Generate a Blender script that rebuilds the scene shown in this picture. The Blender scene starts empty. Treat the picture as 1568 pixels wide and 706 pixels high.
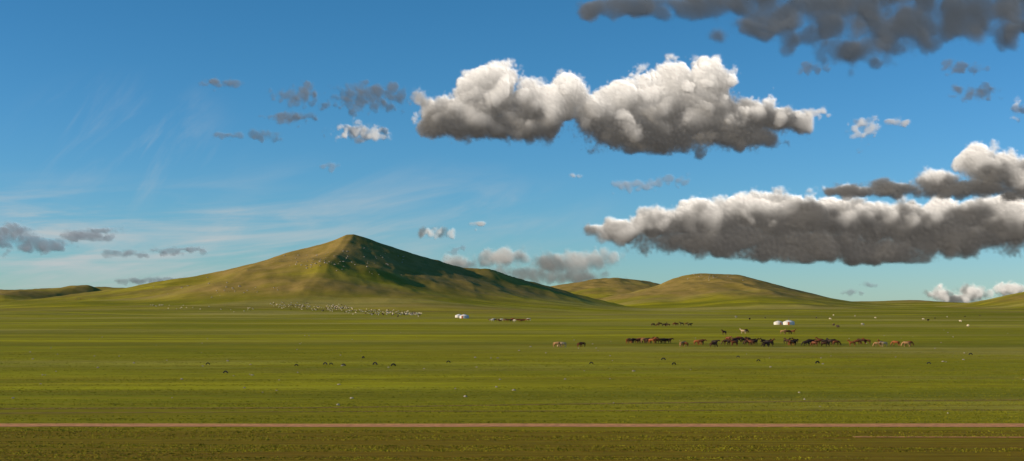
import bpy, bmesh, math, random, time
import numpy as np
from mathutils import Vector, Matrix
T0=time.time()
rng=np.random.default_rng(7); random.seed(7)
F=2154.0; HOR=468.0; CX=784.0; CAMH=10.0
scene=bpy.context.scene
def link(o,parent=None):
    scene.collection.objects.link(o)
    if parent: o.parent=parent
    return o
# ------------------------------------------------ camera
cam=bpy.data.cameras.new("camera"); co=link(bpy.data.objects.new("camera",cam))
cam.sensor_width=36; cam.lens=36*F/1568; cam.clip_start=0.5; cam.clip_end=120000
co.location=(0,0,CAMH); co.rotation_euler=(math.radians(90)+math.atan((HOR-353)/F),0,0)
scene.camera=co
# ------------------------------------------------ sun
EL=math.radians(17.5); AZ=math.radians(261)
sd=Vector((math.sin(AZ)*math.cos(EL),math.cos(AZ)*math.cos(EL),math.sin(EL)))
sun=bpy.data.lights.new("sun",'SUN'); sun.energy=5; sun.angle=math.radians(0.5); sun.color=(1,0.80,0.53)
so=link(bpy.data.objects.new("sun",sun)); so.rotation_euler=(-sd).to_track_quat('-Z','Y').to_euler()
# ------------------------------------------------ world
w=bpy.data.worlds.new("World"); scene.world=w; w.use_nodes=True
nt=w.node_tree; N=nt.nodes; L=nt.links
bg=N["Background"]; bg.inputs[1].default_value=0.112
sky=N.new("ShaderNodeTexSky"); sky.sky_type='NISHITA'; sky.sun_disc=False
sky.sun_elevation=EL; sky.sun_rotation=AZ; sky.air_density=1.0; sky.dust_density=0.2; sky.ozone_density=3.0; sky.altitude=1300
def wmath(op,a,b=0.0,clamp=False):
    x=N.new("ShaderNodeMath"); x.operation=op; x.use_clamp=clamp
    for i,v in enumerate((a,b)):
        if isinstance(v,(int,float)): x.inputs[i].default_value=v
        else: L.new(v,x.inputs[i])
    return x.outputs[0]
sp=N.new("ShaderNodeSeparateColor"); L.new(sky.outputs[0],sp.inputs[0]); cb=N.new("ShaderNodeCombineColor")
L.new(wmath('MULTIPLY',wmath('POWER',sp.outputs[0],1.45),.27),cb.inputs[0])
L.new(wmath('MULTIPLY',wmath('POWER',sp.outputs[1],1.10),.70),cb.inputs[1])
L.new(wmath('MULTIPLY',wmath('POWER',sp.outputs[2],1.3),.64),cb.inputs[2])
# thin cirrus streaks, a function of the direction of the sky
tc=N.new("ShaderNodeTexCoord")
def cirrus(rot,scale,seed,lo,hi,cen,rad):
    mp=N.new("ShaderNodeMapping"); mp.inputs["Rotation"].default_value=(0,math.radians(rot),0); mp.inputs["Location"].default_value=(seed,0,0); 
    L.new(tc.outputs["Generated"],mp.inputs[0])
    m2=N.new("ShaderNodeMapping"); m2.inputs["Scale"].default_value=scale; L.new(mp.outputs[0],m2.inputs[0])
    t=N.new("ShaderNodeTexNoise"); t.inputs["Scale"].default_value=1; t.inputs["Detail"].default_value=7; t.inputs["Roughness"].default_value=.58; t.inputs["Distortion"].default_value=.6
    L.new(m2.outputs[0],t.inputs["Vector"])
    mr=N.new("ShaderNodeMapRange"); mr.inputs[1].default_value=lo; mr.inputs[2].default_value=hi; mr.interpolation_type='SMOOTHSTEP'; L.new(t.outputs["Fac"],mr.inputs[0])
    m3=N.new("ShaderNodeMapping"); m3.inputs["Location"].default_value=(-cen[0]/rad[0],0,-cen[1]/rad[1]); m3.inputs["Scale"].default_value=(1/rad[0],0,1/rad[1]); L.new(tc.outputs["Generated"],m3.inputs[0])
    vl=N.new("ShaderNodeVectorMath"); vl.operation='LENGTH'; L.new(m3.outputs[0],vl.inputs[0])
    mk=N.new("ShaderNodeMapRange"); mk.inputs[1].default_value=1; mk.inputs[2].default_value=0.1; mk.interpolation_type='SMOOTHSTEP'; L.new(vl.outputs["Value"],mk.inputs[0])
    return wmath('MULTIPLY',mr.outputs[0],mk.outputs[0])
D=lambda x,y:((x-CX)/F,(HOR-y)/F)
c=wmath('MULTIPLY',cirrus(50,(9,10,38),1.3,.40,.75,D(225,235),(.09,.06)),.45)
c=wmath('ADD',c,wmath('MULTIPLY',cirrus(14,(8,10,32),4.2,.38,.75,D(560,345),(.22,.055)),.7))
c=wmath('ADD',c,wmath('MULTIPLY',cirrus(4,(7,10,60),7.9,.34,.70,D(140,380),(.32,.055)),.95),True)
mx=N.new("ShaderNodeMix"); mx.data_type='RGBA'; L.new(c,mx.inputs[0]); L.new(cb.outputs[0],mx.inputs[6]); mx.inputs[7].default_value=(4.6,4.9,5.0,1)
L.new(mx.outputs[2],bg.inputs[0])
scene.view_settings.view_transform='Standard'; scene.view_settings.look='None'; scene.view_settings.exposure=0
# ------------------------------------------------ noise 2D
def h2(ix,iy,s):
    n=(ix.astype(np.int64)*374761393+iy.astype(np.int64)*668265263+s*1274126177)&0xffffffff
    n=((n^(n>>13))*1274126177)&0xffffffff
    n=n^(n>>16)
    return (n&0xffff)/65535.0
def vn(x,y,s=0):
    ix=np.floor(x);iy=np.floor(y);fx=x-ix;fy=y-iy
    fx=fx*fx*fx*(fx*(fx*6-15)+10);fy=fy*fy*fy*(fy*(fy*6-15)+10)
    a=h2(ix,iy,s);b=h2(ix+1,iy,s);c=h2(ix,iy+1,s);d=h2(ix+1,iy+1,s)
    return (a+(b-a)*fx)*(1-fy)+(c+(d-c)*fx)*fy
def fbm(x,y,o=4,s=0):
    t=0;a=0.5;n=0
    for i in range(o):
        t=t+a*vn(x*2**i+i*17.3,y*2**i+i*9.1,s+i); n+=a;a*=.5
    return t/n*2-1
def sstep(a,b,x):
    t=np.clip((x-a)/(b-a),0,1); return t*t*(3-2*t)
LAY=[
 (2300,950,900,1.6,[(-300,462),(0,463),(60,458),(130,450),(200,441),(240,434),(300,426),(350,416),(400,402),(450,386),(500,373),(525,365),(542,358),(560,364),(600,377),(650,395),(700,411),(750,427),(800,442),(850,455),(900,464),(1000,473),(1100,477)]),
 (3300,1500,900,1.3,[(-900,452),(-300,446),(-100,442),(0,442),(50,441),(100,439),(150,437),(200,437),(300,441),(400,455),(600,470),(750,475)]),
 (4300,1500,1200,1.5,[(640,471),(740,461),(805,444),(850,436),(900,427),(940,423),(980,426),(1005,432),(1050,444),(1100,455),(1200,469)]),
 (3000,1000,1000,1.5,[(800,476),(850,469),(905,461),(950,449),(1000,436),(1035,423),(1060,417),(1080,415),(1130,418),(1160,426),(1200,439),(1250,453),(1280,459),(1340,465),(1420,470),(1500,474)]),
 (4800,2200,1500,1.3,[(1100,466),(1200,462),(1340,461),(1380,459),(1420,461),(1490,464),(1600,464),(1800,458),(2200,452),(3000,470)]),
 (3300,1300,1000,1.5,[(1380,474),(1450,470),(1490,465),(1530,457),(1568,448),(1650,434),(1750,430),(1850,440),(2100,470)]),
]
def Zf(x,y):
    x=np.asarray(x,float);y=np.asarray(y,float)
    far=sstep(700,1600,y)
    wx=x+fbm(x/260,y/260,3,11)*60*far; wy=y+fbm(x/330+5,y/330,3,12)*130*far
    parts=[]
    for D,wf,wb,p,pts in LAY:
        px=np.array([(a-CX)/F*D for a,b in pts]); pz=np.array([CAMH+(HOR-b)/F*D for a,b in pts]); pz=np.maximum(pz,0)
        q=x+(wx-x)*.12
        H=(np.interp(q-6,px,pz)+np.interp(q+6,px,pz))/2
        dd=wy-D
        t=np.where(dd<0,-dd/wf,dd/wb); t=np.sqrt(t*t+0.0009)-0.03
        g=np.clip(1-t,0,1)**p
        parts.append(H*g)
    def spur(x0,y0,x1,y1,z0,z1,sl,rr=70,cv=.8):
        dx,dy=x1-x0,y1-y0;l2=dx*dx+dy*dy
        t=np.clip(((wx-x0)*dx+(wy-y0)*dy)/l2,0,1)
        d=np.hypot(wx-x0-t*dx,wy-y0-t*dy)
        return (z0+(z1-z0)*t**cv)-sl*(np.sqrt(d*d+rr*rr)-rr)
    k=2300/F
    px0=(542-CX)*k
    parts.append(spur(px0+20,2270,px0+150,1830,97,24,.25,120))
    parts.append(spur(px0-45,2270,px0-60,1800,84,24,.22,110))
    parts.append(spur(px0-190,2280,px0-300,1800,56,16,.16,90))
    parts.append(spur(px0+190,2290,px0+330,1900,44,10,.18,80))
    k=3000/F; p3=(1080-CX)*k
    parts.append(spur(p3-20,2980,p3-110,2500,70,20,.26,70))
    parts.append(spur(p3+70,2980,p3+150,2500,60,14,.30,50))
    parts.append(spur((96-CX)/F*2750,2750,(60-CX)/F*2750,2480,54,34,.42,22))
    P=np.stack(parts); kk=2.5
    m=P.max(0); z=m+kk*np.log(np.exp((P-m)/kk).sum(0))-kk*np.log(3)
    z=np.maximum(z,-2)
    rough=np.clip(z/40,0,1.5)
    rd=1-np.abs(fbm(x/110+y/500,y/210,4,21))
    z=z+far*(rd-0.8)*6*rough*(1-.6*sstep(85,110,z))+far*fbm(x/34,y/44,4,31)*1.1*np.clip(rough+.1,0,1)
    z=z+(fbm(x/120,y/60,3,41))*0.8+sstep(500,1300,y)*fbm(x/420,y/300,4,42)*4.5
    return z*sstep(150,400,y)
def place(px,py):
    ds=np.exp(np.linspace(math.log(60),math.log(5000),3000))
    x=(px-CX)/F*ds; zr=CAMH-(py-HOR)/F*ds
    zt=Zf(x,ds); hit=zr<=zt
    i=int(np.argmax(hit)) if hit.any() else len(ds)-1
    return float(x[i]),float(ds[i]),float(zt[i])
# ------------------------------------------------ materials
def mat(name,col,rough=.9,scale=4,lo=.7,hi=1.25):
    m=bpy.data.materials.new(name); m.use_nodes=True; n=m.node_tree.nodes;l=m.node_tree.links
    b=n["Principled BSDF"]; b.inputs["Roughness"].default_value=rough
    b.inputs["Specular IOR Level"].default_value=.2
    geo=n.new("ShaderNodeTexCoord"); no=n.new("ShaderNodeTexNoise"); no.inputs["Scale"].default_value=scale
    no.inputs["Detail"].default_value=4
    l.new(geo.outputs["Object"],no.inputs["Vector"])
    r=n.new("ShaderNodeValToRGB"); l.new(no.outputs["Fac"],r.inputs[0])
    r.color_ramp.elements[0].position=.3; r.color_ramp.elements[1].position=.7
    r.color_ramp.elements[0].color=(*[c*lo for c in col],1); r.color_ramp.elements[1].color=(*[min(1,c*hi) for c in col],1)
    l.new(r.outputs[0],b.inputs["Base Color"])
    return m
# ------------------------------------------------ terrain
def build_ground():
    a=np.concatenate([np.linspace(-180,-30,70,endpoint=False),np.linspace(-30,-24,40,endpoint=False),np.linspace(-24,24,1000,endpoint=False),np.linspace(24,30,40,endpoint=False),np.linspace(30,180,70,endpoint=False)])
    a=np.radians(a)
    r=np.concatenate([np.exp(np.linspace(math.log(2),math.log(1000),230,endpoint=False)),np.arange(1000,4900,9.0),np.exp(np.linspace(math.log(4900),math.log(60000),40))])
    A,R=np.meshgrid(a,r); X=R*np.sin(A);Y=R*np.cos(A)
    Z=Zf(X,Y)*(Y>0)*sstep(12000,7000,R)
    nr,na=A.shape
    co=np.stack([X,Y,Z],-1).reshape(-1,3)
    co=np.vstack([co,[[0,0,0]]])
    i=np.arange(nr-1)[:,None]*na; j=np.arange(na)[None,:]; j2=(j+1)%na
    q=np.stack([i+j,i+na+j,i+na+j2,i+j2],-1).reshape(-1,4)[:,::-1]
    tri=np.stack([np.full(na,nr*na),np.arange(na),(np.arange(na)+1)%na],-1)
    me=bpy.data.meshes.new("ground")
    me.vertices.add(len(co)); me.vertices.foreach_set("co",co.ravel().astype(np.float32))
    nl=q.size+tri.size; me.loops.add(nl)
    me.loops.foreach_set("vertex_index",np.concatenate([q.ravel(),tri[:,::-1].ravel()]).astype(np.int32))
    me.polygons.add(len(q)+len(tri))
    me.polygons.foreach_set("loop_start",np.concatenate([np.arange(len(q))*4,len(q)*4+np.arange(len(tri))*3]).astype(np.int32))
    me.update(calc_edges=True); me.validate()
    me.polygons.foreach_set("use_smooth",np.ones(len(me.polygons),bool))
    x,y,z=co.T
    br=sstep(6,36,z)*(0.70+1.1*fbm(x/190,y/160,5,51))+.35*sstep(50,80,z)
    k=3000/F
    br+= sstep(12,50,z)*0.6*np.exp(-(((x-(1100-CX)*k)/330)**2+((y-2850)/500)**2))
    br+=0.5*sstep(.05,.5,fbm(x/300,y/260,4,52))*sstep(600,1500,y)
    me.attributes.new("brown",'FLOAT','POINT').data.foreach_set("value",np.clip(br,0,1).astype(np.float32))
    return link(bpy.data.objects.new("ground",me))
ground=build_ground()
def wy(py): return F*CAMH/(py-HOR)
def ground_mat():
    m=bpy.data.materials.new("grassland"); m.use_nodes=True; n=m.node_tree.nodes;l=m.node_tree.links
    b=n["Principled BSDF"]; b.inputs["Roughness"].default_value=1; b.inputs["Specular IOR Level"].default_value=.05
    geo=n.new("ShaderNodeNewGeometry")
    def noise(vec,scale,det=5,ro=.55,rot=0):
        mp=n.new("ShaderNodeMapping"); mp.inputs["Scale"].default_value=vec; mp.inputs["Rotation"].default_value=(0,0,math.radians(rot)); l.new(geo.outputs["Position"],mp.inputs[0])
        t=n.new("ShaderNodeTexNoise"); t.inputs["Scale"].default_value=scale; t.inputs["Detail"].default_value=det; t.inputs["Roughness"].default_value=ro
        l.new(mp.outputs[0],t.inputs["Vector"]); return t.outputs["Fac"]
    def ramp(f,p0,p1,c0=(0,0,0),c1=(1,1,1)):
        r=n.new("ShaderNodeValToRGB"); l.new(f,r.inputs[0]); e=r.color_ramp.elements
        e[0].position=p0;e[1].position=p1;e[0].color=(*c0,1);e[1].color=(*c1,1); return r.outputs[0]
    def mul(f,k):
        x=n.new("ShaderNodeMath"); x.operation='MULTIPLY'; l.new(f,x.inputs[0])
        if isinstance(k,float): x.inputs[1].default_value=k
        else: l.new(k,x.inputs[1])
        return x.outputs[0]
    def mix(f,a,c,bt='MIX'):
        x=n.new("ShaderNodeMix"); x.data_type='RGBA'; x.blend_type=bt
        if isinstance(f,float): x.inputs[0].default_value=f
        else: l.new(f,x.inputs[0])
        for s,v in((6,a),(7,c)):
            if isinstance(v,tuple): x.inputs[s].default_value=(*v,1)
            else: l.new(v,x.inputs[s])
        return x.outputs[2]
    sp=n.new("ShaderNodeSeparateXYZ"); l.new(geo.outputs["Position"],sp.inputs[0])
    def mrange(a,b_):
        x=n.new("ShaderNodeMapRange"); x.inputs[1].default_value=a; x.inputs[2].default_value=b_; x.interpolation_type='SMOOTHSTEP'; l.new(sp.outputs[1],x.inputs[0]); return x.outputs[0]
    base=ramp(noise((.30,1,1),.010,7,.65),.40,.61,(.21,.235,.006),(.48,.45,.012))
    base=mix(mul(ramp(noise((.15,1,1),.05,6,.65),.45,.58),.75),base,(.24,.235,.008))
    base=mix(mul(ramp(noise((.25,1,1),.006,7,.65,8),.48,.62),.65),base,(.46,.39,.13))
    base=mix(mul(ramp(noise((.10,1,1),.018,6,.6,-6),.50,.60),.75),base,(.17,.19,.008))
    st=ramp(noise((.02,1,1),.55,5,.75),.45,.62)
    base=mix(mul(st,.6),base,(.27,.19,.014))
    # ground is browner nearer the camera
    base=mix(mul(mrange(150,112),.5),base,(.23,.19,.008))
    base=mix(mul(mrange(117,112),mul(ramp(noise((.012,1,1),1.3,5,.7),.30,.60),.9)),base,(.20,.115,.010))
    fine=ramp(noise((.12,1,1),1.6,8,.75),.3,.7,(.60,.60,.60),(1.36,1.36,1.36))
    base=mix(1.0,base,fine,'MULTIPLY')
    at=n.new("ShaderNodeAttribute"); at.attribute_name="brown"
    brc=ramp(noise((1,1,1),.03,9,.75),.35,.7,(.22,.165,.035),(.40,.265,.10))
    base=mix(mul(at.outputs["Fac"],.85),base,brc)
    l.new(base,b.inputs["Base Color"])
    bp=n.new("ShaderNodeBump"); bp.inputs["Strength"].default_value=.5; bp.inputs["Distance"].default_value=.35
    l.new(noise((.3,1,1),.8,9,.7),bp.inputs["Height"]); l.new(bp.outputs[0],b.inputs["Normal"])
    return m
ground.data.materials.append(ground_mat())
print("terrain",time.time()-T0)
def ribbon(name,pts,width,material,lift=.03,jit=.3,sub=3.0,seed=0):
    P=[Vector((a,b)) for a,b in pts]; out=[]
    for a,b in zip(P[:-1],P[1:]):
        n=max(1,int((b-a).length/sub))
        for i in range(n): out.append(a.lerp(b,i/n))
    out.append(P[-1])
    xs=np.array([p.x for p in out]); ys=np.array([p.y for p in out])
    ys=ys+fbm(xs/60,ys*0,3,90+seed)*jit*3
    w1=width/2*(1+.35*fbm(xs/9,xs*0,4,70+seed)); w2=width/2*(1+.35*fbm(xs/9,xs*0+5,4,71+seed))
    vs=[];fs=[]
    K=4
    for i in range(len(out)):
        for k in range(K+1):
            t=k/K; y=ys[i]-w1[i]+(w1[i]+w2[i])*t
            vs.append((xs[i],y,float(Zf(xs[i],y))+lift-.02*math.sin(t*math.pi)))
    for i in range(len(out)-1):
        for k in range(K):
            a=i*(K+1)+k; fs.append((a,a+K+1,a+K+2,a+1))
    me=bpy.data.meshes.new(name); me.from_pydata(vs,[],fs); me.update()
    if me.polygons[0].normal.z<0: me.flip_normals()
    me.materials.append(material); return link(bpy.data.objects.new(name,me))
dirt=mat("dry_earth",(.60,.28,.11),.95,1.5,.75,1.3)
dirt2=mat("worn_grass_earth",(.24,.16,.02),.95,.4,.7,1.4)
ribbon("dirt_road",[(-260,wy(650)),(260,wy(650))],3.2,dirt,lift=.03,jit=.12)
ribbon("worn_track",[(26,wy(668)),(100,wy(668.5))],.7,dirt,lift=.02,jit=.15,seed=3)
ribbon("worn_track",[(-120,wy(630)),(-20,wy(624)),(20,wy(616)),(130,wy(602))],1.5,dirt2,lift=.02,jit=.5,seed=4)
ribbon("worn_track",[(-160,wy(634)),(-40,wy(631)),(60,wy(627)),(160,wy(622))],1.1,dirt2,lift=.02,jit=.5,seed=5)
# ------------------------------------------------ figures
def skin(verts,edges,root=0,sub=1):
    me=bpy.data.meshes.new("tmp"); me.from_pydata([v[:3] for v in verts],edges,[])
    o=link(bpy.data.objects.new("tmp",me))
    m=o.modifiers.new("s",'SKIN'); m.use_smooth_shade=True
    for i,v in enumerate(verts):
        d=me.skin_vertices[0].data[i]; r=v[3]; d.radius=(r,v[4] if len(v)>4 else r); d.use_root=(i==root)
    if sub:
        s=o.modifiers.new("u",'SUBSURF'); s.levels=sub
    dg=bpy.context.evaluated_depsgraph_get(); out=bpy.data.meshes.new_from_object(o.evaluated_get(dg))
    bpy.data.objects.remove(o); return out
def horse_mesh(pose):
    V=[(-.50,0,1.08,.28),(-.10,0,1.02,.31),(.32,0,1.02,.32),(.55,0,1.12,.25)];E=[(0,1),(1,2),(2,3)]
    if pose=='graze': nk=[(.80,0,.98,.18),(1.02,0,.68,.14),(1.14,0,.46,.15),(1.20,0,.26,.11),(1.23,0,.10,.08)]
    elif pose=='stand': nk=[(.74,0,1.34,.19),(.90,0,1.54,.145),(1.03,0,1.60,.15),(1.18,0,1.46,.11),(1.32,0,1.33,.08)]
    else: nk=[(.80,0,1.20,.19),(1.00,0,1.26,.145),(1.13,0,1.26,.15),(1.27,0,1.10,.11),(1.38,0,.98,.08)]
    p=3
    for v in nk: V.append(v);E.append((p,len(V)-1));p=len(V)-1
    def chain(st,pts):
        p=st
        for v in pts: V.append(v);E.append((p,len(V)-1));p=len(V)-1
    for s,o in((1,.0),(-1,.14)):
        chain(2,[(.42+o*.3,s*.15,.86,.15),(.38+o,s*.15,.66,.09),(.42+o,s*.15,.38,.06),(.38+o*.8,s*.15,.11,.042),(.42+o*.8,s*.15,.03,.06)])
        chain(0,[(-.55-o*.3,s*.16,.90,.19),(-.46-o,s*.16,.68,.12),(-.70-o,s*.15,.45,.065),(-.66-o,s*.15,.12,.042),(-.62-o,s*.15,.03,.06)])
    chain(0,[(-.80,0,1.16,.07),(-.90,0,.98,.08),(-.92,0,.62,.08),(-.90,0,.40,.04)])
    me=skin(V,E)
    bm=bmesh.new(); bm.from_mesh(me)
    A=[Vector(V[3][:3]),*[Vector(v[:3]) for v in nk[:3]]]
    poll=Vector(nk[2][:3]); prev=Vector(nk[1][:3]); d=(poll-prev).normalized(); up=Vector((-d.z,0,d.x))
    if up.z<0 and pose!='graze': up=-up
    if pose=='graze': up=Vector((abs(up.x),0,abs(up.z)))
    for s in(1,-1):
        b0=poll+up*.08+Vector((0,s*.06,0))
        vs=[bm.verts.new(b0+Vector((-.03,0,0))),bm.verts.new(b0+Vector((.03,0,0))),bm.verts.new(b0+Vector((0,s*.04,0))),bm.verts.new(b0+up*.13)]
        for f in((0,1,3),(1,2,3),(2,0,3)): bm.faces.new([vs[i] for i in f])
    nb=len(bm.faces)
    tops=[]
    for q,r in zip(A,(.2,.17,.13,.12)):
        tops.append((q+up*(r*.5),q+up*(r+.03)))
    for s in(-.02,.02):
        for (a,b),(c,dd) in zip(tops[:-1],tops[1:]):
            off=Vector((0,s,0))
            bm.faces.new([bm.verts.new(v) for v in(a+off*2,c+off*2,dd+off*.2,b+off*.2)])
    bm.faces.ensure_lookup_table()
    for i,f in enumerate(bm.faces):
        c=f.calc_center_median(); f.smooth=True
        f.material_index=1 if (i>=nb or c.x<-.82 and c.z>.38 or c.z<.34 and c.x<.9) else 0
    bm.to_mesh(me); bm.free(); return me
HP={p:horse_mesh(p) for p in('graze','stand','rest')}
HC={'bay':((.17,.054,.02),(.02,.012,.01)),'chestnut':((.32,.10,.028),(.14,.05,.02)),'dark':((.03,.018,.013),(.012,.01,.01)),
 'dun':((.45,.25,.11),(.08,.05,.03)),'cream':((.58,.42,.26),(.42,.32,.22)),'brown':((.085,.036,.019),(.02,.014,.012))}
HM={}
for c,(a,b) in HC.items():
    ma=mat("horse_coat_"+c,a,.6,3);mb=mat("horse_mane_"+c,b,.7,8)
    for p,me in HP.items():
        m=me.copy(); m.name="horse_"+c; m.materials.clear(); m.materials.append(ma);m.materials.append(mb); HM[c,p]=m
def put(name,me,px,py,rot,s=1.0,lift=0):
    x,y,z=place(px,py); o=link(bpy.data.objects.new(name,me)); o.location=(x,y,z+lift); o.rotation_euler=(0,0,rot); o.scale=(s,s,s); return o
def horse(px,py,col=None,pose=None,rot=None):
    col=col or random.choice(['bay','bay','dark','dark','brown','brown','chestnut','bay'])
    pose=pose or random.choice(['graze','graze','graze','stand','rest'])
    if rot is None: rot=random.choice([0,math.pi])+random.gauss(0,.5)
    return put("horse",HM[col,pose],px,py,rot,random.uniform(.78,.95))
for px,py,c in [(853,532,'dun'),(861,532,'cream'),(888,532,'bay'),(891,531,'dark'),(1044,531,'dun'),(1048,531,'chestnut'),(1067,528,'chestnut'),(1073,528,'bay'),(1071,527,'chestnut'),(1091,532,'brown'),(1094,529,'dark'),
 (1303,530,'chestnut'),(1311,528,'bay'),(1319,527,'brown'),(1326,527,'chestnut'),(1342,531,'dun'),(1347,530,'chestnut'),(1352,531,'cream'),(1370,530,'chestnut'),(1386,531,'dun'),(1390,530,'chestnut'),
 (1137,511,'cream'),(1141,510,'bay'),(1198,511,'dun'),(1205,512,'brown'),(1213,511,'bay'),(1108,513,'brown')]: horse(px,py,c)
for i in range(20):
    t=random.random(); horse(1106+76*t+random.gauss(0,2),526+random.uniform(-3,3)+(3 if i%6==0 else 0))
for i in range(3): horse(1176+random.uniform(-5,5),531+random.uniform(-1,1),random.choice(['dark','brown','bay']))
for i in range(6): horse(1195+22*random.random(),527+random.uniform(-2,2))
for i in range(13): horse(1232+48*(i+random.random())/13,529+random.uniform(-3,2),random.choice(['dark','dark','brown','bay','bay','dark']))
for i in range(18): horse(962+64*(i/18)+random.gauss(0,.8),525.5+random.uniform(-.8,.8),random.choice(['brown','bay','dark','chestnut','dun','brown']))
for i in range(11): horse(990+72*random.random(),499+random.uniform(-1,1),random.choice(['dark','bay','brown']))
# cattle
def cow_mesh():
    V=[(-.65,0,1.05,.25,.28),(-.2,0,.98,.30,.34),(.3,0,1.0,.29,.32),(.6,0,1.08,.2,.24)];E=[(0,1),(1,2),(2,3)]
    def chain(st,pts):
        p=st
        for v in pts: V.append(v);E.append((p,len(V)-1));p=len(V)-1
    chain(3,[(.85,0,1.0,.16),(1.05,0,.98,.13),(1.2,0,.82,.10),(1.32,0,.68,.08)])
    for s in(1,-1):
        chain(2,[(.42,s*.17,.75,.13),(.42,s*.18,.5,.075),(.44,s*.18,.3,.06),(.42,s*.18,.1,.045),(.46,s*.18,.02,.06)])
        chain(0,[(-.65,s*.17,.85,.16),(-.55,s*.18,.62,.1),(-.75,s*.18,.40,.06),(-.70,s*.18,.1,.045),(-.66,s*.18,.02,.06)])
        chain(5,[(1.08,s*.16,1.10,.03),(1.15,s*.22,1.24,.015)])
    chain(0,[(-.92,0,1.12,.035),(-.98,0,.8,.025),(-.98,0,.5,.05)])
    return skin(V,E)
CM=cow_mesh(); CMs=[]
for nme,c in(("red",(.2,.06,.025)),("dark",(.04,.02,.015)),("tan",(.35,.2,.1)),("white",(.65,.6,.5))):
    m=CM.copy(); m.name="cow_"+nme; m.materials.clear(); m.materials.append(mat("cow_hide_"+nme,c,.7,1.5)); CMs.append(m)
for i in range(20):
    put("cow",random.choice([CMs[0],CMs[0],CMs[0],CMs[1],CMs[2],CMs[3]]) ,750+63*i/20+random.gauss(0,1),492+random.uniform(-1,1.5),random.choice([0,math.pi])+random.gauss(0,.4),random.uniform(.9,1.15))
for px,py in((120,459),(124,459),(128,459),(117,460)): put("cow",CMs[0],px,py,random.random()*6,1.2)
# sheep (flocks, one mesh each)
def sheep_mesh():
    V=[(-.35,0,.55,.22),(0,0,.55,.25),(.32,0,.57,.20),(.5,0,.62,.12),(.62,0,.52,.09),(.72,0,.40,.055)];E=[(0,1),(1,2),(2,3),(3,4),(4,5)]
    for x,st in((.28,2),(-.33,0)):
        for s in(1,-1):
            V.append((x,s*.12,.28,.05));E.append((st,len(V)-1));V.append((x,s*.12,.01,.03));E.append((len(V)-2,len(V)-1))
    V.append((-.55,0,.5,.08));E.append((0,len(V)-1))
    return skin(V,E,sub=0)
SM=sheep_mesh()
wool=mat("wool",(.70,.60,.44),1,5); woolb=mat("dark_wool",(.07,.045,.035),1,5)
sv=np.array([v.co[:] for v in SM.vertices]); sf=[tuple(p.vertices) for p in SM.polygons]
def flock(name,places,dark=.2):
    vs=[];fs=[];mi=[]
    for px,py in places:
        x,y,z=place(px,py); a=random.random()*6.28; s=random.uniform(1.0,1.4); c,sn=math.cos(a),math.sin(a)
        p=sv*s; q=np.stack([p[:,0]*c-p[:,1]*sn+x,p[:,0]*sn+p[:,1]*c+y,p[:,2]+z],1); b=len(vs)
        vs+=q.tolist(); fs+=[tuple(i+b for i in f) for f in sf]; mi+=[1 if random.random()<dark else 0]*len(sf)
    me=bpy.data.meshes.new(name); me.from_pydata(vs,[],fs); me.materials.append(wool); me.materials.append(woolb)
    me.polygons.foreach_set("material_index",mi); me.update(); return link(bpy.data.objects.new(name,me))
pl=[]
for i in range(260):
    t=random.random(); x=415+t*235+random.gauss(0,3); y=469+ t*13+random.gauss(0,2.2)-(2 if t<.5 else 0); pl.append((x,y))
for i in range(60): pl.append((random.gauss(520,10),random.gauss(472,2)))
for i in range(60): pl.append((random.uniform(565,645),random.gauss(481,1.2)))
flock("sheep_flock",pl,.35)
flock("sheep_flock",[(random.uniform(230,250),random.gauss(468,.6)) for i in range(16)]+[(random.uniform(255,400),random.gauss(473,2.5)) for i in range(22)],.15)
flock("sheep_flock",[(random.uniform(1100,1560),random.uniform(483,502)) for i in range(20)],.5)
# ------------------------------------------------ gers
felt=mat("white_felt",(.80,.78,.74),.9,2,.9,1.05); rope=mat("horsehair_rope",(.25,.2,.15),.9,10); wood=mat("painted_door",(.45,.12,.04),.6,6); steel=mat("stove_pipe_steel",(.12,.12,.12),.5,8)
def part(name,parent,bm,material):
    me=bpy.data.meshes.new(name); bm.normal_update(); bm.to_mesh(me); bm.free(); me.materials.append(material); return link(bpy.data.objects.new(name,me),parent)
def ring(bm,prof,n=32,cap=False):
    rows=[[bm.verts.new((r*math.cos(2*math.pi*i/n),r*math.sin(2*math.pi*i/n),z)) for i in range(n)] for r,z in prof]
    for a,b in zip(rows[:-1],rows[1:]):
        for i in range(n):
            f=bm.faces.new((a[i],a[(i+1)%n],b[(i+1)%n],b[i])); f.smooth=False
    if cap: bm.faces.new(rows[-1])
def box(bm,c,s):
    m=Matrix.Translation(c)@Matrix.Diagonal((*s,1)); bmesh.ops.create_cube(bm,size=1,matrix=m)
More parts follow.
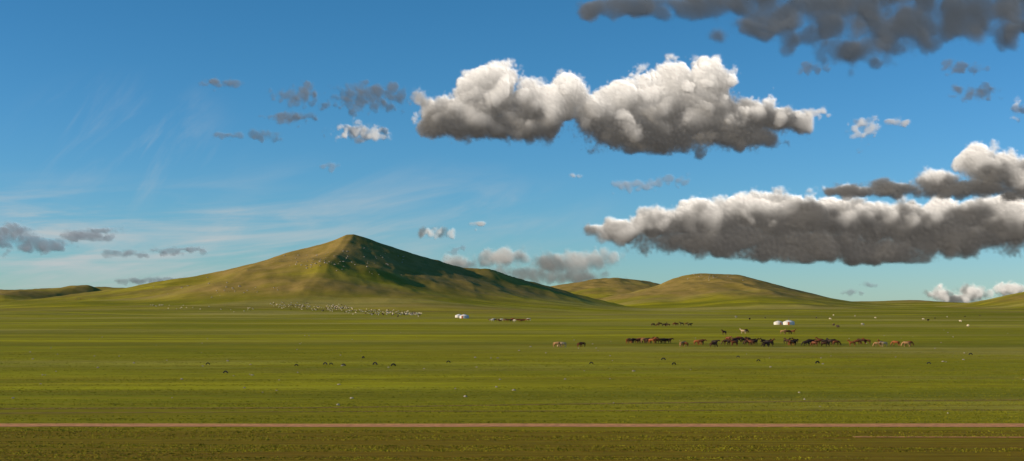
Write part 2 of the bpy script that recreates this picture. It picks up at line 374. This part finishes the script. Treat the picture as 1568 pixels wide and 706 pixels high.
def ger(px,py,s=1,rot=-1.2):
    x,y,z=place(px,py); e=link(bpy.data.objects.new("ger",None)); e.location=(x,y,z-.05); e.rotation_euler=(0,0,rot); e.scale=(s,s,s)
    bm=bmesh.new(); ring(bm,[(3.0,0),(3.06,.9),(3.02,1.55)]); part("wall",e,bm,felt)
    bm=bmesh.new(); ring(bm,[(3.12,1.5),(3.1,1.62),(2.2,2.05),(1.2,2.42),(.6,2.6)]); part("roof",e,bm,felt)
    bm=bmesh.new(); ring(bm,[(.62,2.58),(.66,2.68),(.45,2.76),(.2,2.8)],24,True); part("crown",e,bm,rope)
    bm=bmesh.new()
    for zz in(.5,1.1): ring(bm,[(3.05,zz),(3.1,zz+.03),(3.07,zz+.07)])
    part("ropes",e,bm,rope)
    bm=bmesh.new(); box(bm,(3.08,0,.8),(.14,.9,1.55)); box(bm,(3.12,0,1.62),(.2,1.1,.1)); part("door",e,bm,wood)
    bm=bmesh.new(); ring(bm,[(.09,2.5),(.09,3.5),(.14,3.52),(.14,3.6)],12,True); part("stove_pipe",e,bm,steel)
ger(703,486,.75);ger(711,487.5,.9,-2)
ger(1191,497,.65);ger(1207,497.4,.8,-1.8)
# ------------------------------------------------ half-buried tyres and stones
rub=mat("weathered_rubber",(.03,.03,.03),.8,6)
def tyre_mesh():
    bm=bmesh.new(); n=20;prof=[(.28,-.10),(.42,-.13),(.5,-.10),(.52,0),(.5,.10),(.42,.13),(.28,.10)]
    rows=[]
    for i in range(n+1):
        a=math.pi*(-.08+1.16*i/n); rows.append([bm.verts.new((r*math.cos(a),yy,r*math.sin(a))) for r,yy in prof])
    for a,b in zip(rows[:-1],rows[1:]):
        for k in range(len(prof)): 
            bm.faces.new((a[k],a[(k+1)%len(prof)],b[(k+1)%len(prof)],b[k]))
    bmesh.ops.recalc_face_normals(bm,faces=bm.faces)
    me=bpy.data.meshes.new("half_buried_tyre"); bm.to_mesh(me);bm.free(); me.materials.append(rub); return me
TY=tyre_mesh()
for px,py in[(455,560),(499,558),(508,558),(527,560),(575,558),(603,560),(687,555),(347,571),(557,548),(905,557),(1015,551),(1031,558),(1129,547),(1160,553),(1250,556),(1420,557),(1484,543),(320,558)]:
    put("half_buried_tyre",TY,px,py,random.gauss(0,.35),random.uniform(.6,.85))
stone=mat("pale_stone",(.42,.36,.28),.9,3)
def stones(name,places,smin,smax):
    vs=[];fs=[]
    bm=bmesh.new(); bmesh.ops.create_icosphere(bm,subdivisions=2,radius=1); v0=np.array([v.co[:] for v in bm.verts]); f0=[tuple(v.index for v in f.verts) for f in bm.faces]; bm.free()
    for px,py in places:
        x,y,z=place(px,py); s=random.uniform(smin,smax); q=v0*(1+.25*rng.standard_normal((len(v0),1))*.5)*np.array([s*random.uniform(.7,1.4),s*random.uniform(.7,1.2),s*random.uniform(.5,.9)])+np.array([x,y,z+.1*s]); b=len(vs)
        vs+=q.tolist(); fs+=[tuple(i+b for i in f) for f in f0]
    me=bpy.data.meshes.new(name); me.from_pydata(vs,[],fs); me.materials.append(stone); return link(bpy.data.objects.new(name,me))
stones("scattered_stones",[(random.uniform(0,1568),random.triangular(500,640,520)) for i in range(110)]+[(68,574),(72,574),(730,562),(762,548),(540,520),(474,514),(88,568),(525,560),(603,558)],.08,.2)
stones("hill_rocks",[(random.gauss(490,25),random.gauss(402,6)) for i in range(50)]+[(random.gauss(350,50),random.gauss(443,6)) for i in range(30)]+[(random.gauss(1085,30),random.gauss(424,3)) for i in range(30)]+[(random.gauss(560,50),random.gauss(400,15)) for i in range(30)],.5,1.5)
# ------------------------------------------------ grass tufts on the nearer ground
def tufts():
    n=110000
    d=80+ (rng.random(n)**1.3)*200; a=np.radians(rng.uniform(-23,23,n)); x=d*np.tan(a);y=d
    keep=(fbm(x/45,y/1.6,3,81)>.0)&(np.abs(y-wy(650))>2.0); x=x[keep];y=y[keep]; n=len(x); z=Zf(x,y)
    vs=np.zeros((n,3,3,3)); 
    for b in range(3):
        an=rng.uniform(0,np.pi,n); wd=rng.uniform(.03,.07,n); h=rng.uniform(.02,.075,n)
        cx=x+rng.normal(0,.08,n);cy=y+rng.normal(0,.06,n)
        dx=np.cos(an)*wd;dy=np.sin(an)*wd
        vs[:,b,0]=np.stack([cx-dx,cy-dy,z],1);vs[:,b,1]=np.stack([cx+dx,cy+dy,z],1);vs[:,b,2]=np.stack([cx+rng.normal(0,.05,n),cy+rng.normal(0,.05,n),z+h],1)
    v=vs.reshape(-1,3); nf=len(v)//3
    me=bpy.data.meshes.new("grass_tufts"); me.vertices.add(len(v)); me.vertices.foreach_set("co",v.ravel().astype(np.float32))
    me.loops.add(len(v)); me.loops.foreach_set("vertex_index",np.arange(len(v),dtype=np.int32)); me.polygons.add(nf); me.polygons.foreach_set("loop_start",(np.arange(nf)*3).astype(np.int32)); me.update(calc_edges=True)
    me.materials.append(mat("grass_blades",(.24,.23,.010),.9,.25,.6,1.3)); return link(bpy.data.objects.new("grass",me))
tufts()
print("objects",time.time()-T0)
# ------------------------------------------------ clouds (volumes)
def freqs(shape):
    return np.fft.fftfreq(shape[0])[:,None,None],np.fft.fftfreq(shape[1])[None,:,None],np.fft.rfftfreq(shape[2])[None,None,:]
def bandnoise(shape,lam,seed):
    r=np.random.default_rng(seed); wn=r.standard_normal(shape,dtype=np.float32)
    f=np.fft.rfftn(wn); kz,ky,kx=freqs(shape)
    k=np.sqrt(kx*kx+ky*ky+kz*kz)*lam
    f*=np.exp(-((k-1)/.45)**2)
    o=np.fft.irfftn(f,s=shape,axes=(0,1,2)); return (o/o.std()).astype(np.float32)
def blur(a,sx,sy,sz):
    f=np.fft.rfftn(a); kz,ky,kx=freqs(a.shape)
    f*=np.exp(-2*math.pi**2*((kx*sx)**2+(ky*sy)**2+(kz*sz)**2))
    return np.fft.irfftn(f,s=a.shape,axes=(0,1,2)).astype(np.float32)
def vol_object(name,parent,arr,mn,mx,material):
    nz,ny,nx=arr.shape
    me=bpy.data.meshes.new(name); me.vertices.add(arr.size)
    me.attributes.new("d",'FLOAT','POINT').data.foreach_set("value",arr.ravel().astype(np.float32))
    o=link(bpy.data.objects.new(name,me),parent)
    g=bpy.data.node_groups.new(name,'GeometryNodeTree'); g.interface.new_socket("Geometry",in_out='INPUT',socket_type='NodeSocketGeometry'); g.interface.new_socket("Geometry",in_out='OUTPUT',socket_type='NodeSocketGeometry')
    n=g.nodes;l=g.links
    gi=n.new("NodeGroupInput");go=n.new("NodeGroupOutput")
    vc=n.new("GeometryNodeVolumeCube"); vc.inputs["Min"].default_value=mn; vc.inputs["Max"].default_value=mx
    vc.inputs["Resolution X"].default_value=nx;vc.inputs["Resolution Y"].default_value=ny;vc.inputs["Resolution Z"].default_value=nz
    pos=n.new("GeometryNodeInputPosition"); sx=n.new("ShaderNodeSeparateXYZ"); l.new(pos.outputs[0],sx.inputs[0])
    def M(op,a,b):
        x=n.new("ShaderNodeMath"); x.operation=op
        for i,v in enumerate((a,b)):
            if v is None: continue
            if isinstance(v,(int,float)): x.inputs[i].default_value=v
            else: l.new(v,x.inputs[i])
        return x.outputs[0]
    idx=[]
    for c,(res) in enumerate((nx,ny,nz)):
        v=M('SUBTRACT',sx.outputs[c],float(mn[c])); v=M('MULTIPLY',v,(res-1)/(mx[c]-mn[c])); v=M('ROUND',v,None)
        v=M('MAXIMUM',M('MINIMUM',v,res-1),0); idx.append(v)
    def I(op,a,b):
        x=n.new("FunctionNodeIntegerMath"); x.operation=op
        for i,v in enumerate((a,b)):
            if isinstance(v,int): x.inputs[i].default_value=v
            else: l.new(v,x.inputs[i])
        return x.outputs[0]
    ii=I('ADD',I('MULTIPLY',I('ADD',I('MULTIPLY',idx[2],ny),idx[1]),nx),idx[0])
    na=n.new("GeometryNodeInputNamedAttribute"); na.data_type='FLOAT'; na.inputs[0].default_value="d"
    si=n.new("GeometryNodeSampleIndex"); si.data_type='FLOAT'; l.new(gi.outputs[0],si.inputs[0]); l.new(na.outputs[0],si.inputs["Value"]); l.new(ii,si.inputs["Index"])
    l.new(si.outputs[0],vc.inputs["Density"])
    sm=n.new("GeometryNodeSetMaterial"); sm.inputs["Material"].default_value=material
    l.new(vc.outputs[0],sm.inputs[0]); l.new(sm.outputs[0],go.inputs[0])
    mod=o.modifiers.new("cloud_volume",'NODES'); mod.node_group=g
    return o
def vmat(name,k,em=None,alb=1.0):
    m=bpy.data.materials.new(name); m.use_nodes=True; n=m.node_tree.nodes;l=m.node_tree.links
    m.cycles.volume_step_rate=3.0
    n.remove(n["Principled BSDF"]); out=n["Material Output"]
    at=n.new("ShaderNodeAttribute"); at.attribute_name="density"
    def mu(k):
        x=n.new("ShaderNodeMath"); x.operation='MULTIPLY'; l.new(at.outputs["Fac"],x.inputs[0]); x.inputs[1].default_value=k; return x.outputs[0]
    if em is None:
        s=n.new("ShaderNodeVolumeScatter"); s.inputs["Color"].default_value=(1,1,1,1); l.new(mu(k*alb),s.inputs["Density"]); s.inputs["Anisotropy"].default_value=0.0
        if alb<1:  # absorption darkens the vapour, standing in for shade on the clouds
            a=n.new("ShaderNodeVolumeAbsorption"); a.inputs["Color"].default_value=(0,0,0,1); l.new(mu(k*(1-alb)),a.inputs["Density"])
            ad=n.new("ShaderNodeAddShader"); l.new(s.outputs[0],ad.inputs[0]); l.new(a.outputs[0],ad.inputs[1]); s=ad
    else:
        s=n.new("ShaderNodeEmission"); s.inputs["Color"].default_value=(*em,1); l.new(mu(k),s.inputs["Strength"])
    l.new(s.outputs[0],out.inputs["Volume"])
    return m
def cloud(name,D,box,puffs,vox=1.7,depth=90,seed=1,base=None,amp=.5,lams=(70,34,17,8),edge=.24,ext=.18,lit=1.0,amb=1.0,bsoft=14,alb=1.0,upk=.10,tk=.10,bl=10,hz=None,ec=None):
    s=D/F; x0,x1,y0,y1=box
    nx=int((x1-x0)/vox);nz=int((y1-y0)/vox);ny=int(depth/vox)
    X=np.linspace(x0,x1,nx,dtype=np.float32)[None,None,:];Y=np.linspace(-depth/2,depth/2,ny,dtype=np.float32)[None,:,None];Z=np.linspace(y1,y0,nz,dtype=np.float32)[:,None,None]
    shape=(nz,ny,nx)
    nn=[bandnoise(shape,lm/vox,seed*10+i) for i,lm in enumerate(lams)]
    ws=lams[0]/70
    wx=nn[0]*5*ws; wz=nn[1]*2.5*ws
    f=np.full(shape,-9,np.float32)
    for p in puffs:
        cx,cz,rx,rz=p[:4]; ry=p[4] if len(p)>4 else min(rx,depth*.38); cy=p[5] if len(p)>5 else 0
        f=np.maximum(f,1-np.sqrt(((X+wx-cx)/rx)**2+((Y-cy)/ry)**2+((Z+wz-cz)/rz)**2))
    bil=0; a=1
    for q in nn: bil=bil+a*(np.abs(q)-.8); a*=.55
    f=f+amp*.35*bil
    if base is not None: f=f-np.maximum(0,(Z+nn[0]*2+nn[-1]*1.5-base)/bsoft)
    # crisp towers on top, ragged softer edges lower down and in places
    rag=np.clip(.35+.5*nn[1],0,1)
    if base is not None: rag=np.clip(rag*.6+sstep(base-70,base,Z)*.7,0,1)
    ed=edge*(.6+2.2*rag)
    f=f+(.07*nn[-1]*rag)
    e=np.minimum(np.minimum(X-x0,x1-X)/8,1)*np.minimum(np.minimum(Z-y0,y1-Z)/6,1)*np.minimum((depth/2-np.abs(Y))/6,1)
    d=np.clip(f/ed,0,1)*np.clip(e,0,1); d=d*d*(3-2*d); d=np.where(d<.004,0,d).astype(np.float32)
    k=ext/s
    tau=np.zeros(shape,np.float32)
    def shifted(a,dx,dy,dz):
        o=np.zeros_like(a); nz,ny,nx=a.shape
        def sl(d,n): return (slice(0,n-d),slice(d,n)) if d>=0 else (slice(-d,n),slice(0,n+d))
        if abs(dx)>=nx or abs(dy)>=ny or abs(dz)>=nz: return o
        a0,a1=sl(dz,nz);b0,b1=sl(dy,ny);c0,c1=sl(dx,nx)
        o[a0,b0,c0]=a[a1,b1,c1]; return o
    # glow baked brighter on sunward and upper sides, standing in for multiple scattering
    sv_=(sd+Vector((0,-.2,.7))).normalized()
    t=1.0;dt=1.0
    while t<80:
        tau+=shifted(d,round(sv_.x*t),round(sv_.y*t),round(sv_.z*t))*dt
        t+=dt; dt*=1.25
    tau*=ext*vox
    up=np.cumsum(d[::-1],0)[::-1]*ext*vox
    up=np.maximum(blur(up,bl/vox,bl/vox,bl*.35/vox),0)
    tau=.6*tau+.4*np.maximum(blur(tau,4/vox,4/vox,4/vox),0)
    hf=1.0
    if hz is not None: # glow painted dimmer towards the base to imitate shaded undersides
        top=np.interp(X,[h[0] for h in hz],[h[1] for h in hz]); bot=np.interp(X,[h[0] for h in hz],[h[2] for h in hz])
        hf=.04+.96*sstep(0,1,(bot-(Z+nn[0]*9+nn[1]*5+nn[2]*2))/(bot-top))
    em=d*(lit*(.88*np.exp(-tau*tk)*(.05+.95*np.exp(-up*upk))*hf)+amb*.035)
    emp=link(bpy.data.objects.new(name,None))
    mn=((x0-CX)*s,-depth/2*s+D,CAMH+(HOR-y1)*s); mx=((x1-CX)*s,depth/2*s+D,CAMH+(HOR-y0)*s)
    vol_object("vapour",emp,d,mn,mx,vmat("cloud_vapour",k,None,alb))
    q=s*vox*.37
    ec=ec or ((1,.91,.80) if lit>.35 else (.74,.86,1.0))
    vol_object("baked_glow",emp,em,tuple(v+q for v in mn),tuple(v+q*1.3 for v in mx),vmat("cloud_baked_glow",k,ec))  # self-lit volume: precomputed glow added over the real sun scattering
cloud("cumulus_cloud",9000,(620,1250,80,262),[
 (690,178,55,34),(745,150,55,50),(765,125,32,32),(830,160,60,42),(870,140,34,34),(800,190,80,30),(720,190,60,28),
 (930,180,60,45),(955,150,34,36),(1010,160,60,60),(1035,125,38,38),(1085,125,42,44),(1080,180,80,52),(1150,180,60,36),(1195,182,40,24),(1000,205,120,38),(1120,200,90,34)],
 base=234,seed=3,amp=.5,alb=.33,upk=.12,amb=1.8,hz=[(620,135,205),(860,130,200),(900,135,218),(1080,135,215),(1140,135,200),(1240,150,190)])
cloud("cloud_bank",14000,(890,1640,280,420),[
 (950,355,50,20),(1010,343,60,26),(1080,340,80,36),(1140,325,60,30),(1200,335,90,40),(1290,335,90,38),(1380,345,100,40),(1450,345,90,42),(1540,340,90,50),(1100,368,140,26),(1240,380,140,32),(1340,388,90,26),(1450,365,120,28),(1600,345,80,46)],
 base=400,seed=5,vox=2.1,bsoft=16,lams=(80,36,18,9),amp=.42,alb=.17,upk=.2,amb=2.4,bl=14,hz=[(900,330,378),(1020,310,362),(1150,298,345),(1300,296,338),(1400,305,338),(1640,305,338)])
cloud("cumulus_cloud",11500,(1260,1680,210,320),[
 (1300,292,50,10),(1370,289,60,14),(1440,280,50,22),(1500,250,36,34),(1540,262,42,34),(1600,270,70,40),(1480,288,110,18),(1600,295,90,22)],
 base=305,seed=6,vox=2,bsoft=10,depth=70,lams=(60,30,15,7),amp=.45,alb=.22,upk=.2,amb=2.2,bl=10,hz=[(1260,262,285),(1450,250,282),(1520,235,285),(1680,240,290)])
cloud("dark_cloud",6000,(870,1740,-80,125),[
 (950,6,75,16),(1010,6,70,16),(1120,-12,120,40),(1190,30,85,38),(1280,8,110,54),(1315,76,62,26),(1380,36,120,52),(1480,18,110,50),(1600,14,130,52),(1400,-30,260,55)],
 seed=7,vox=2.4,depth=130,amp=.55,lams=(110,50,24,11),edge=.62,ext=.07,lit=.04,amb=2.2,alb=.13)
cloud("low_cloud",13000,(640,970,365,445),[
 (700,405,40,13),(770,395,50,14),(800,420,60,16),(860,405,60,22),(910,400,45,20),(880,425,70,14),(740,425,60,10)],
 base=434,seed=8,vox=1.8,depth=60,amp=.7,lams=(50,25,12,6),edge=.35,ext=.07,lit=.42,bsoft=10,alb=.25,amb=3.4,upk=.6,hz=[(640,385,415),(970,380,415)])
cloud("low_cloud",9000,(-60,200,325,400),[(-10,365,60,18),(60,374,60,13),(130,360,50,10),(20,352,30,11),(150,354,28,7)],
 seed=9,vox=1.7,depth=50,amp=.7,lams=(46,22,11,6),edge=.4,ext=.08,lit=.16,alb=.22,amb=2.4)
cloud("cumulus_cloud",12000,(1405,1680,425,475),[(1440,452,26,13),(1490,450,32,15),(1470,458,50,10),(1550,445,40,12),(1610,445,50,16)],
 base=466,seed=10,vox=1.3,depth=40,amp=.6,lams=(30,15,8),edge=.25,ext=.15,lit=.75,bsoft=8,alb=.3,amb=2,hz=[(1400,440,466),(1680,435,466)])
sc=[ # centre x,y, rx, ry, lit, amb
 (535,200,52,15,.7,1.5),(555,147,62,22,.04,2.8),(450,145,38,18,.04,3.0),(335,126,34,7,.06,3.0),(410,206,30,11,.04,2.8),(438,178,42,9,.04,3.0),
 (1325,200,26,22,.7,1),(1254,102,26,11,.03,2.2),(1480,102,36,11,.05,2.2),(1490,140,44,11,.05,2.2),(975,282,36,9,.3,3),(882,270,14,5,.5,1),
 (1030,274,24,9,.2,3),(668,356,26,9,.7,1),(725,344,20,6,.45,1),(505,255,18,6,.2,3),(245,428,60,6,.03,3.0),(275,382,38,6,.1,3.4),(190,388,34,6,.1,3.0),
 (345,206,24,5,.06,3.2),(1240,172,38,6,.7,1),(1375,187,20,7,.5,1),(1300,447,24,4,.1,3.4),(1330,436,18,3,.1,3.4),(695,380,20,6,.15,3.4),(1566,165,14,16,.9,1)]
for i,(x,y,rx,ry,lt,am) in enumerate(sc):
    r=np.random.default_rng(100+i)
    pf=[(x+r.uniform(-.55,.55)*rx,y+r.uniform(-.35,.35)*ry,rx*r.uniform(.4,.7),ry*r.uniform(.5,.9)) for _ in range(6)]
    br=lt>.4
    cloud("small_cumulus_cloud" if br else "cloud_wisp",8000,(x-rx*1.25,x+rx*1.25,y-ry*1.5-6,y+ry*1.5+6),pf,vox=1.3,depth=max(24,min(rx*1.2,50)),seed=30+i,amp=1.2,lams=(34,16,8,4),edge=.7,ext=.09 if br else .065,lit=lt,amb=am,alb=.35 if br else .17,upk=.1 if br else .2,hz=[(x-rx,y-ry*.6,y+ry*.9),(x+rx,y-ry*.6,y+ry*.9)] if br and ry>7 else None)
print("done",time.time()-T0)
